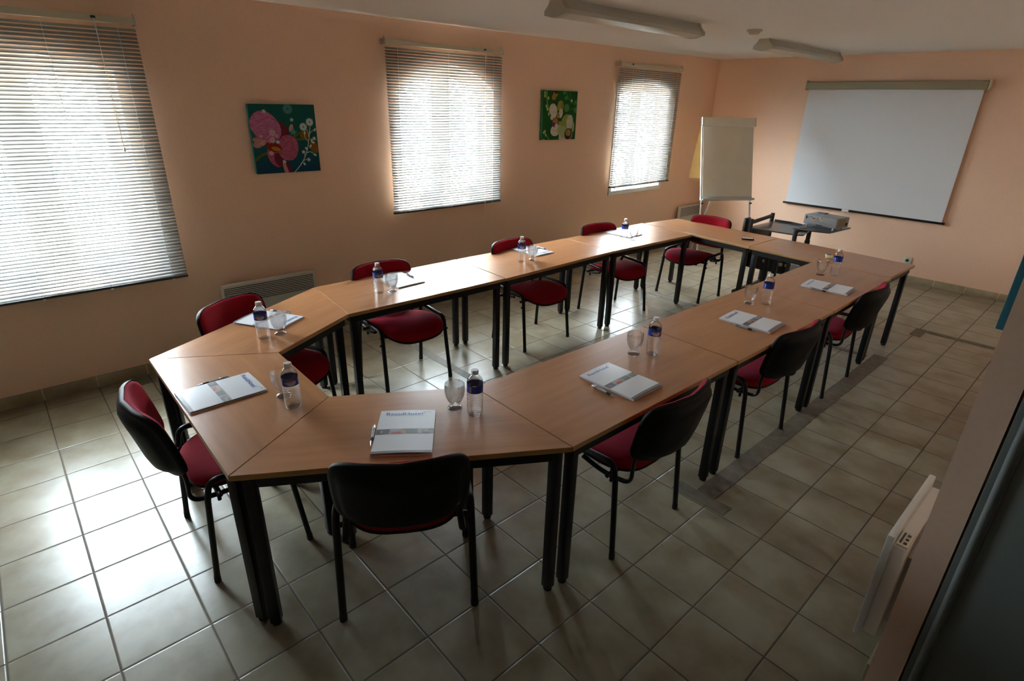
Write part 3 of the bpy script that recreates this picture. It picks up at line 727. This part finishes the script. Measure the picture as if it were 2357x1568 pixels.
def draw_green(ell, daisy, stroke):
    stroke([(.10, 1), (.11, .82), (.15, .68), (.20, .55)], .008, 4); stroke([(.65, 1), (.75, .84), (.90, .74), (1, .70)], .006, 5); stroke([(.78, .62), (.88, .64), (1, .64)], .006, 5); stroke([(.05, .17), (.12, .12), (.22, .0)], .006, 4)
    for a, b_ in ((.05, .89), (.15, .85), (.10, .69), (.13, .63), (.18, .53), (.05, .95)): ell(a, b_, .025, .035, 10, 4)
    daisy(.69, .66, .09, 5, 9); daisy(.66, .86, .05, 5, 7); daisy(.97, .62, .07, 5, 8); ell(.83, .81, .025, .03, 0, 1); daisy(.95, .78, .05, 5, 6); ell(.60, .96, .04, .03, 0, 5); stroke([(.75, 1), (.78, .88), (.80, .74)], .005, 5)
    ell(.07, .17, .05, .03, 40, 4); ell(.11, .11, .02, .04, 25, 4); ell(.04, .0, .06, .02, 0, 4)
    ell(.34, .93, .07, .06, 30, 6); ell(.30, .87, .06, .06, 0, 6); ell(.36, .97, .05, .03, 0, 3); stroke([(.33, .82), (.39, .72), (.45, .63)], .014, 3)
    ell(.50, .70, .09, .11, -15, 7); ell(.55, .71, .04, .08, 10, 8); ell(.30, .61, .11, .14, 25, 1); ell(.52, .55, .06, .10, -10, 1); ell(.44, .50, .05, .06, 0, 8); ell(.30, .47, .08, .06, 20, 1)
    ell(.52, .28, .09, .11, 10, 7); ell(.39, .20, .15, .12, 15, 1); ell(.52, .20, .08, .10, 0, 2)
    ell(.37, .36, .10, .10, 0, 3); ell(.37, .37, .08, .08, 0, 6); ell(.33, .315, .055, .045, -20, 9); ell(.40, .30, .05, .03, 30, 1)
    ell(.72, .36, .17, .17, 10, 7); ell(.80, .36, .10, .16, -5, 1); ell(.91, .26, .04, .11, 0, 2); ell(.66, .06, .17, .14, 10, 1); ell(.80, .10, .10, .10, 0, 2); ell(.62, .16, .10, .12, 0, 2)
    ell(.77, .12, .11, .12, -10, 3); ell(.77, .14, .08, .085, 0, 6); ell(.80, .15, .03, .06, 0, 7); ell(.74, .045, .06, .03, 20, 3)
GREEN = dict(side=mat('canvas_side_green', (.0, .06, .015), .7), draw=draw_green, mats=[pm('print_green', (.001, .075, .004)), petal('print_white_petal', (.48, .50, .38), (.58, .60, .50), 8), pm('print_lime_white', (.34, .42, .20)), pm('print_dark_brown', (.045, .006, .008)), pm('print_lime', (.35, .47, .13)),
             pm('print_soft_green', (.06, .26, .05)), pm('print_ochre', (.33, .20, .03)), pm('print_olive', (.26, .32, .06)), pm('print_rust', (.28, .20, .04)), pm('print_plum', (.17, .01, .12))])
canvas(5.26*U, 6.90*U, 4.53*U, 6.14*U, .035, 'square teal canvas of a pink orchid, between the near blind and the arched window', PINK)
canvas(15.14*U, 16.90*U, 5.09*U, 6.71*U, .035, 'square green canvas of white orchids, between the arched window and the narrow blind', GREEN)

# ------------------------------------------------------------------ heaters
def heater(name, y0, y1, z0, z1, d, label):
    t = thing(name, label, 'heater', (WX, (y0+y1)/2, z0), 0, 'white electric panel heaters on the walls')
    w, h = y1-y0, z1-z0
    MB().rbox(.035, d, -w/2, w/2, 0, h, .008, 3).build('casing', M['heater'], t)
    MB().box(.0, .036, -w/2+.06, w/2-.06, .04, h-.04).build('wall_bracket', M['steel'], t, smooth=False)
    g = MB(); n = 9
    g.box(d-.002, d+.0008, -w/2+.012, w/2-.018, h-.145, h-.018, 1)
    for k in range(n+1):
        z = h-.145+(.127)*k/n; g.rbox(d-.001, d+.006, -w/2+.012, w/2-.018, z-.0035, z+.0035, .001, 1, 0)
    g.build('grille', [M['heater'], M['slot']], t, smooth=False)
    return t
heater('panel_heater', 3.93*U, 6.34*U, .5*U, 1.92*U, .085, 'wide white panel heater on the window wall below the pink orchid canvas')
heater('panel_heater', 24.66*U, 26.5*U, .5*U, 1.85*U, .085, 'white panel heater in the far corner behind the flip chart')
# heater on the right wall, seen edge-on
t = thing('panel_heater', 'white panel heater on the wall beside the doorway, seen edge-on', 'heater', (RX, 6.8*U, .40*U), 0, 'white electric panel heaters on the walls')
MB().rbox(-.088, -.066, 0, .52, 0, .462, .004).build('front_panel', M['heater'], t)
cs = MB().rbox(-.067, -.022, .015, .50, .02, .425, .006).build('casing', M['white'], t)
MB().box(-.023, 0, .08, .44, .06, .36).build('wall_bracket', M['steel'], t, smooth=False)
ct = MB().rbox(-.062, -.026, .02, .11, .424, .434, .002, mi=0)
ct.rbox(-.056, -.050, .03, .10, .4335, .4355, .0008, mi=1)
for k in range(3): ct.rbox(-.044, -.034, .03+k*.026, .042+k*.026, .4335, .4370, .001, mi=1)
ct.build('control_panel', [M['socket'], M['dark']], t)

# teal canvas on the right wall, seen edge-on
tag(MB().rbox(RX-.038, RX-.0005, 7.45*U, 9.1*U, 4.33*U, 5.95*U, .004).build('wall_canvas', M['teal']), 'teal edge of a canvas on the right wall, above the edge-on heater', 'picture', 'square flower canvases on the walls')

# ------------------------------------------------------------------ doorway
dr = struct(MB().rbox(RX+.0925, RX+.95, DY1-.012, DY1+.03, .01, 2.15, .002).build('door_1', M['door']))
MB().tube([(RX+.118, DY1-.016, .012), (RX+.118, DY1-.016, 2.148)], .011, 14).build('door_bead', M['doorbead'], dr)
MB().rbox(RX+.0915, RX+.135, DY1-.018, DY1-.011, .011, 2.149, .002).build('door_stile', M['door'], dr)

# ------------------------------------------------------------------ projection screen
t = thing('projection_screen', 'large white pull-down projection screen on the far wall', 'screen', (6.72*U, FY-.001, 2.38*U))
w2 = 2.94*U
cs = MB().rbox(-3.07*U, 3.03*U, -.075, -.006, 4.69*U, 4.98*U, .012, 3).build('case', M['case'], t)
for s in (-1, 1): MB().rbox(s*3.06*U-.008, s*3.06*U+.008, -.08, 0, 4.67*U, 5.02*U, .006).build('end_cap', M['cream'], t)
MB().box(-w2, w2, -.045, -.0435, .03, 4.72*U).build('cloth', M['screen'], t, smooth=False)
MB().tube([(-w2-.03, -.044, .022), (w2+.03, -.044, .022)], .013, 14).build('bottom_bar', M['black'], t)
hd = MB().rbox(-.17, -.09, -.062, -.03, .006, .034, .005); hd.tube(fillet([(-.15, -.05, .006), (-.15, -.05, -.022), (-.10, -.05, -.022), (-.10, -.05, .006)], .02), .0022, 8)
hd.build('pull_handle', M['pvc'], t)
# socket
t = thing('wall_socket', 'square white power socket low on the far wall beyond the table corner', 'socket', (8.93*U, FY, .86*U))
MB().rbox(-.042, .042, -.014, 0, -.042, .042, .005, 3).build('plate', M['socket'], t)
MB().tube([(0, -.0135, 0), (0, -.0165, 0)], .024, 24).tube([(0, -.0163, 0), (0, -.0168, 0)], .018, 24, mi=1).build('outlet', [M['socket'], M['dark']], t)

# ------------------------------------------------------------------ ceiling
def lamp(y0, y1, xc, label, rz=0):
    t = thing('ceiling_lamp', label, 'ceiling lamp', (xc, (y0+y1)/2, CZ), rz, 'fluorescent ceiling lamps')
    L = (y1-y0)/2
    sec = [(-.045, 0), (.045, 0), (.058, -.03), (.088, -.06), (.092, -.085), (.03, -.100), (-.03, -.100), (-.092, -.085), (-.088, -.06), (-.058, -.03)]
    n = len(sec); v = [(x, -L+.035, z) for x, z in sec]+[(x, L-.035, z) for x, z in sec]
    MB().add(v, [(i, (i+1) % n, n+(i+1) % n, n+i) for i in range(n)]).build('diffuser', M['lamp'], t, angle=20, fix=True)
    for s in (-1, 1):
        e = [(-.048, 0), (.048, 0), (.062, -.028), (.092, -.058), (.098, -.060), (.098, -.088), (.03, -.104), (-.03, -.104), (-.098, -.088), (-.098, -.060), (-.092, -.058), (-.062, -.028)]
        m_ = len(e); v = [(x, s*(L-.04), z) for x, z in e]+[(x*.98, s*L, z*.985) for x, z in e]
        MB().add(v, [tuple(range(m_)), tuple(range(m_, 2*m_))]+[(i, (i+1) % m_, m_+(i+1) % m_, m_+i) for i in range(m_)]).build('end_cap', M['lampcap'], t, angle=20, fix=True)
    return t
lamp(9.95*U, 15.2*U, 5.05*U, 'unlit tube lamp on the ceiling, the one nearer the camera', -.02)
lamp(19.4*U, 25.5*U, 4.95*U, 'unlit tube lamp on the ceiling near the far corner', .01)
t = thing('smoke_detector', 'round white smoke detector on the ceiling between the two lamps', 'smoke detector', (5.77*U, 17.15*U, CZ))
MB().lathe([(.062, 0), (.062, -.012), (.055, -.016)], 32).build('base', M['cream'], t)
MB().lathe([(.046, -.014), (.046, -.026), (.036, -.036), (.005, -.038)], 32).build('sensor', M['cream'], t)

# ------------------------------------------------------------------ flip chart
def flip():
    th = math.radians(34); lean = math.radians(16.5)
    t = thing('flip_chart', 'white flip chart easel in the far corner with a blank paper pad', 'flip chart', (0, 0, 0))
    n = Vector((math.cos(th), -math.sin(th), 0)); r = Vector((math.sin(th), math.cos(th), 0))      # facing direction, board's right
    up = (Vector((0, 0, 1))*math.cos(lean)-n*math.sin(lean)); nn = (n*math.cos(lean)+Vector((0, 0, 1))*math.sin(lean))
    TL = Vector((1.13, 23, 5.89))*U
    W, H = 2.33*U, 3.37*U
    o = TL-up*H                                        # bottom left corner
    X = Matrix((( r.x, nn.x, up.x, o.x), (r.y, nn.y, up.y, o.y), (r.z, nn.z, up.z, o.z), (0, 0, 0, 1)))
    def b(mb, name, m, par=t): mb.xf(X); return mb.build(name, m, par)
    b(MB().rbox(0, W, -.022, 0, 0, H, .004), 'board', M['pvc'])
    b(MB().rbox(.02, W-.008, .0, .006, .05, H-.02, .001), 'paper_pad', M['pad'])
    b(MB().rbox(.012, W+.012, .001, .016, H-.105, H+.002, .004), 'clamp_bar', M['pad'])
    b(MB().rbox(-.002, .012, -.02, .018, H-.10, H+.006, .003).rbox(W+.012, W+.022, -.02, .018, H-.10, H+.006, .003), 'clamp_end', M['steel'])
    b(MB().rbox(0, W, 0, .065, -.004, .001, .001).rbox(0, W, .062, .066, -.004, .020, .001).rbox(0, W, -.002, .004, 0, .045, .001), 'pen_tray', M['heater'])
    sh = MB().grid(lambda u, v: (.01-.105*v*(1-.3*u)+.35*u*(1-.2*v), -.03-.12*v-.03*u*v, H-.03-.68*v), 8, 8); b(sh, 'flipped_sheet', M['kraft'])
    # legs
    def foot(px): return px
    p1 = X @ Vector((.02, -.011, .01)); p2 = X @ Vector((W-.02, -.011, .01)); p3 = X @ Vector((W*.40, -.03, .3))
    f1 = p1+n*.22-r*.05; f1.z = 0; f2 = p2+n*.16+r*.05; f2.z = 0; f3 = Vector((p3.x, p3.y, 0))-n*.30-r*.12
    if f3.x < WX+.05: f3.x = WX+.05
    for p, f in ((p1, f1), (p2, f2), (p3, f3)):
        lo = MB().tube([f, p], .011, 12).build('leg', M['steel'], t)
        MB().tube([f, f+(p-f).normalized()*.03], .014, 12).build('foot_cap', M['rubber'], lo)
    for p, f in ((p1, f1), (p2, f2)):
        q = p+(f-p).normalized()*.05; MB().tube([q, q+nn*.035], .010, 10).build('clamp_knob', M['blackplastic'], t)
    for x0, ln, body, capm, lb, nm in ((.012, .135, M['rubber'], M['greenp'], 'black marker with green cap on the flip chart tray', 'tray_marker'), (.165, .135, M['rubber'], M['redp'], 'black marker with red cap on the flip chart tray', 'tray_marker'), (.47, .13, M['bluep'], M['blueink'], 'blue marker on the flip chart tray', 'tray_marker')):
        mk = thing('tray_marker', lb, 'marker', X @ Vector((x0+ln/2, .035, .010)), 0, 'markers on the flip chart tray')
        inv = Matrix.Translation(-(X @ Vector((x0+ln/2, .035, .010))))
        for a, c, m, nme in ((0, .045, capm, 'cap'), (.045, ln, body, 'barrel')):
            q = MB().tube([(x0+a, .035, .010), (x0+c, .035, .010)], .009 if nme == 'cap' else .0085, 12); q.xf(inv @ X); q.build(nme, m, mk)
    return t
flip()

# ------------------------------------------------------------------ projector trolley
def U3(x, y, z): return (x*U, y*U, z*U)
def trolley():
    t = thing('projector_trolley', 'black projector trolley with raised platform behind the far table', 'trolley', U3(6.35, 20.4, 0))
    o = Vector(U3(6.35, 20.4, 0)); S = Matrix.Translation(-o)
    def part(mb, name, m, sm=True): mb.xf(S); return mb.build(name, m, t, smooth=sm)
    def sweep(p):  # scalloped outline
        return p
    # main shelf: a dished tray with a bowed rear edge
    sh = [(5.56, 19.45), (7.18, 19.62), (7.32, 19.8), (7.22, 20.3), (7.1, 20.95), (6.7, 21.30), (6.2, 21.45), (5.62, 21.42)]
    part(MB().prism([(x*U, y*U) for x, y in sh], 2.46*U, 2.50*U), 'top_shelf', M['shelf'], False)
    rm = MB(); P = [Vector((x*U, y*U)) for x, y in sh]
    for a, b in zip(P[3:], P[4:]):
        d = (b-a).normalized(); nn = Vector((-d.y, d.x))*.004; rm.prism([(a-nn)[:], (b-nn)[:], (b+nn)[:], (a+nn)[:]], 2.46*U, 2.56*U)
    part(rm, 'rear_lip', M['dark'], False)
    for x, y, z1 in ((5.63, 19.50, 2.80), (5.55, 21.30, 2.80), (7.12, 19.62, 2.66), (7.05, 21.0, 2.66)):
        p = MB().tube([U3(x, y, .22), U3(x, y, z1-.01)], .021, 18); p.tube([U3(x, y, 1.95), U3(x, y, 2.1)], .026, 18); part(p, 'post', M['dark'])
    part(MB().tube([U3(5.63, 19.55, 2.66), U3(5.55, 21.25, 2.70)], .010, 12, ry=.022, ref=(1, 0, 0)), 'push_bar', M['dark'])
    part(MB().rbox(5.42*U, 5.50*U, 19.35*U, 19.72*U, 2.05*U, 2.80*U, .004), 'height_bracket', M['dark'])
    part(MB().rbox(5.56*U, 5.62*U, 19.6*U, 21.2*U, 2.0*U, 2.47*U, .004), 'side_panel', M['black'])
    # raised platform on a swan-neck arm
    pl = [(7.08, 19.45), (7.5, 19.50), (8.12, 19.72), (8.24, 21.20), (7.55, 21.35), (6.98, 21.15)]
    part(MB().prism([(x*U, y*U) for x, y in pl], 2.685*U, 2.72*U), 'platform', M['shelf'], False)
    part(MB().tube(fillet([U3(7.12, 19.60, 2.40), U3(7.13, 19.60, 2.66), U3(7.4, 19.75, 2.67)], .05, 6), .012, 12, ry=.022, ref=(0, 1, 0)), 'platform_arm', M['dark'])
    # lower perforated shelf and panel
    lw = MB(); z0, z1 = 1.12*U, 1.85*U; y = 19.62*U
    holes = [(6.28, .018), (6.38, .018), (6.86, .020), (7.05, .018)]
    lw.box(5.60*U, 7.15*U, y, y+.012, z0, z1); part(lw, 'lower_panel', M['black'], False)
    hl = MB()
    for hx, r in holes: hl.tube([(hx*U, y+.0005, 1.42*U), (hx*U, y-.001, 1.42*U)], r, 18)
    part(hl, 'cable_hole', M['cream'])
    part(MB().prism([(5.60*U, 19.6*U), (7.15*U, 19.6*U), (7.08*U, 21.05*U), (5.58*U, 21.3*U)], 1.10*U, 1.14*U), 'lower_shelf', M['black'], False)
    for x in (5.58, 7.1): part(MB().rbox(x*U-.02, x*U+.02, 19.2*U, 21.6*U, .15*U, .27*U, .006), 'base_rail', M['black'])
    for x in (5.58, 7.1):
        for yy in (19.35, 21.45):
            part(MB().tube([(x*U-.012, yy*U, .025), (x*U+.012, yy*U, .025)], .025, 20).rbox(x*U-.014, x*U+.014, yy*U-.012, yy*U+.012, .03, .052, .003), 'caster', M['rubber'])
trolley()
# projector
t = thing('video_projector', 'grey video projector standing on the raised trolley platform', 'projector', U3(7.66, 20.5, 2.72), math.radians(-8))
MB().rbox(-.165, .165, -.115, .115, .022, .118, .010, 3).build('housing', M['proj'], t)
pnl = MB(); y = -.1155
def pb_(x0, x1, z0, z1, mi): pnl.box(x0, x1, y-.0012, y+.001, z0, z1, mi)
pb_(-.145, -.132, .075, .105, 0); pb_(-.128, -.118, .078, .105, 2); pb_(-.112, -.106, .082, .1, 2); pb_(-.10, -.086, .10, .106, 0); pb_(-.082, -.05, .086, .092, 0)
for k in range(5): pnl.tube([(-.095+k*.014, y+.001, .074), (-.095+k*.014, y-.003, .074)], .0058, 12, mi=1)
pb_(-.036, -.016, .096, .101, 3); pb_(-.036, -.016, .080, .085, 3)
for k in range(2): pnl.tube([(.0+.011*k, y+.001, .098-.016*k), (.0+.011*k, y-.003, .098-.016*k)], .006, 12, mi=4)
pb_(.008, .016, .096, .104, 0); pb_(-.05, .0, .056, .060, 2); pb_(-.05, .0, .064, .067, 2); pb_(.01, .125, .052, .056, 2); pb_(-.03, .03, .028, .034, 0)
pnl.build('connector_panel', [M['rubber'], M['orange'], M['greyband'], M['bluep'], M['yellow']], t, smooth=False)
MB().box(.1645, .1660, -.075, .05, .035, .105, 0).box(.165, .1668, .05, .085, .04, .068, 1).build('side_vent', [M['projside'], M['rubber']], t, smooth=False)
MB().lathe([(.03, .118), (.03, .124), (.022, .126)], 24, c=(-.10, .03, 0)).rbox(-.13, -.04, .02, .10, .117, .126, .004).build('lens_hump', M['proj'], t)
for x in (-.13, .13):
    for yy in (-.095, .08): MB().lathe([(.008, 0), (.009, .004), (.006, .023)], 14, c=(x, yy, 0)).build('foot', M['steel'], t)

# remotes on the far tables
t = thing('remote_control', 'small dark remote control with pale top on the far cross table', 'remote', (6.36*U, 17.88*U, TZ), math.radians(30))
MB().rbox(-.055, .055, -.019, .019, 0, .013, .004, 3).build('shell', M['blackplastic'], t)
rb = MB().rbox(-.050, .045, -.016, .016, .0125, .0145, .001)
for i in range(6):
    for j in range(3): rb.rbox(-.044+i*.014, -.036+i*.014, -.012+j*.009, -.006+j*.009, .0142, .0165, .0008, 1, 1)
rb.build('keypad', [M['heater'], M['white']], t)
t = thing('climate_remote', 'ivory remote with dark display lying behind the bottle near the wall socket', 'remote', (8.93*U, 17.62*U, TZ), math.radians(112))
MB().rbox(-.06, .06, -.027, .027, 0, .018, .005, 3).build('shell', M['ivory'], t)
MB().rbox(.008, .05, -.019, .019, .0175, .0187, .0005, 1).build('display', M['lcd'], t)

# ------------------------------------------------------------------ cable tape on the floor
def tape(polys, label):
    b = MB()
    for k, pl in enumerate(polys): b.prism([(x*U, y*U) for x, y in pl], .0003+.0*k, .0020+.0004*k)
    return tag(b.build('floor_tape', M['tape'], smooth=False), label, 'tape', 'grey cable tape strips on the tiled floor')
def rag(x0, x1, y0, y1, n=14, a=.016):
    P = []
    for i in range(n+1): P.append((x0+(x1-x0)*i/n, y0+random.uniform(-a, a)))
    for i in range(n+1): P.append((x1-(x1-x0)*i/n, y1+random.uniform(-a, a)))
    return P
def ragy(x0, x1, y0, y1, dx, n=24, a=.007):
    P = []
    for i in range(n+1): P.append((x0+dx*i/n+random.uniform(-a, a), y0+(y1-y0)*i/n))
    for i in range(n+1): P.append((x1+dx*(n-i)/n+random.uniform(-a, a), y1-(y1-y0)*i/n))
    return P
tape([ragy(10.66, 11.02, 8.34, 17.60, .05)], 'long strip of grey tape along the aisle-row tables')
tape([rag(10.33, 11.32, 8.04, 8.33, 6)], 'short wide piece of tape crossing the near end of the long aisle strip')
tape([rag(1.4, 8.0, 7.83, 8.07, 22)], 'strip of tape crossing the floor from the window side under the chairs')
tape([rag(3.35, 10.62, 17.17, 17.36, 20)], 'thin strip of tape under the far cross tables')
tape([rag(10.9, 11.2, 20.15, 20.98, 3)], 'small square patch of tape on the floor near the far wall')
tape([rag(11.22, 12.9, 20.74, 20.98, 8, .01)], 'narrow strip of tape running from the square patch towards the right wall')

# ------------------------------------------------------------------ daylight, world, camera
wd = bpy.data.worlds.new('daylight'); SC.world = wd; wd.use_nodes = True
bg = wd.node_tree.nodes['Background']; bg.inputs[0].default_value = (.75, .89, 1.0, 1); bg.inputs[1].default_value = 52.0
for i, (y0, y1, z0, zs, zc) in enumerate(WIN):
    la = bpy.data.lights.new('window_portal', 'AREA'); la.shape = 'RECTANGLE'; la.size = zc-z0+.1; la.size_y = y1-y0+.1; la.cycles.is_portal = True
    lo = bpy.data.objects.new('window_portal', la); COL.objects.link(lo); lo.location = (WX-WT-.03, (y0+y1)/2, (z0+zc)/2); lo.rotation_euler = (0, -PI/2, 0)

sd = bpy.data.lights.new('sun', 'SUN'); sd.energy = 160; sd.angle = math.radians(3); sd.color = (1.0, .95, .86)
so = bpy.data.objects.new('sun', sd); COL.objects.link(so); so.location = (-4, 6, 6)
el = math.radians(58); az = math.radians(-50)              # coming in from outside, slanting towards the near end
so.rotation_euler = Vector((math.cos(el)*math.cos(az), math.cos(el)*math.sin(az), -math.sin(el))).to_track_quat('-Z', 'Y').to_euler()

cam = bpy.data.cameras.new('camera'); co = bpy.data.objects.new('camera', cam); COL.objects.link(co); SC.camera = co
cam.sensor_width = 36; cam.sensor_fit = 'HORIZONTAL'; cam.lens = 36*1288.76/2357; cam.clip_start = .02
R = Matrix.Rotation(.825129444, 3, 'Z') @ Matrix.Rotation(1.16682513, 3, 'X') @ Matrix.Rotation(.0247063609, 3, 'Z')
co.matrix_world = Matrix.Translation(Vector((14.4092818, .265847165, 6.33795439))*U) @ R.to_4x4()

SC.view_settings.view_transform = 'Standard'; SC.view_settings.look = 'None'; SC.view_settings.gamma = 1; SC.view_settings.use_curve_mapping = False
SC.view_settings.exposure = 0.72
cy = SC.cycles
cy.use_denoising = True; cy.max_bounces = 14; cy.diffuse_bounces = 7; cy.glossy_bounces = 5; cy.transmission_bounces = 10; cy.transparent_max_bounces = 16
cy.caustics_reflective = False; cy.caustics_refractive = False; cy.sample_clamp_indirect = 8.0; cy.blur_glossy = .1
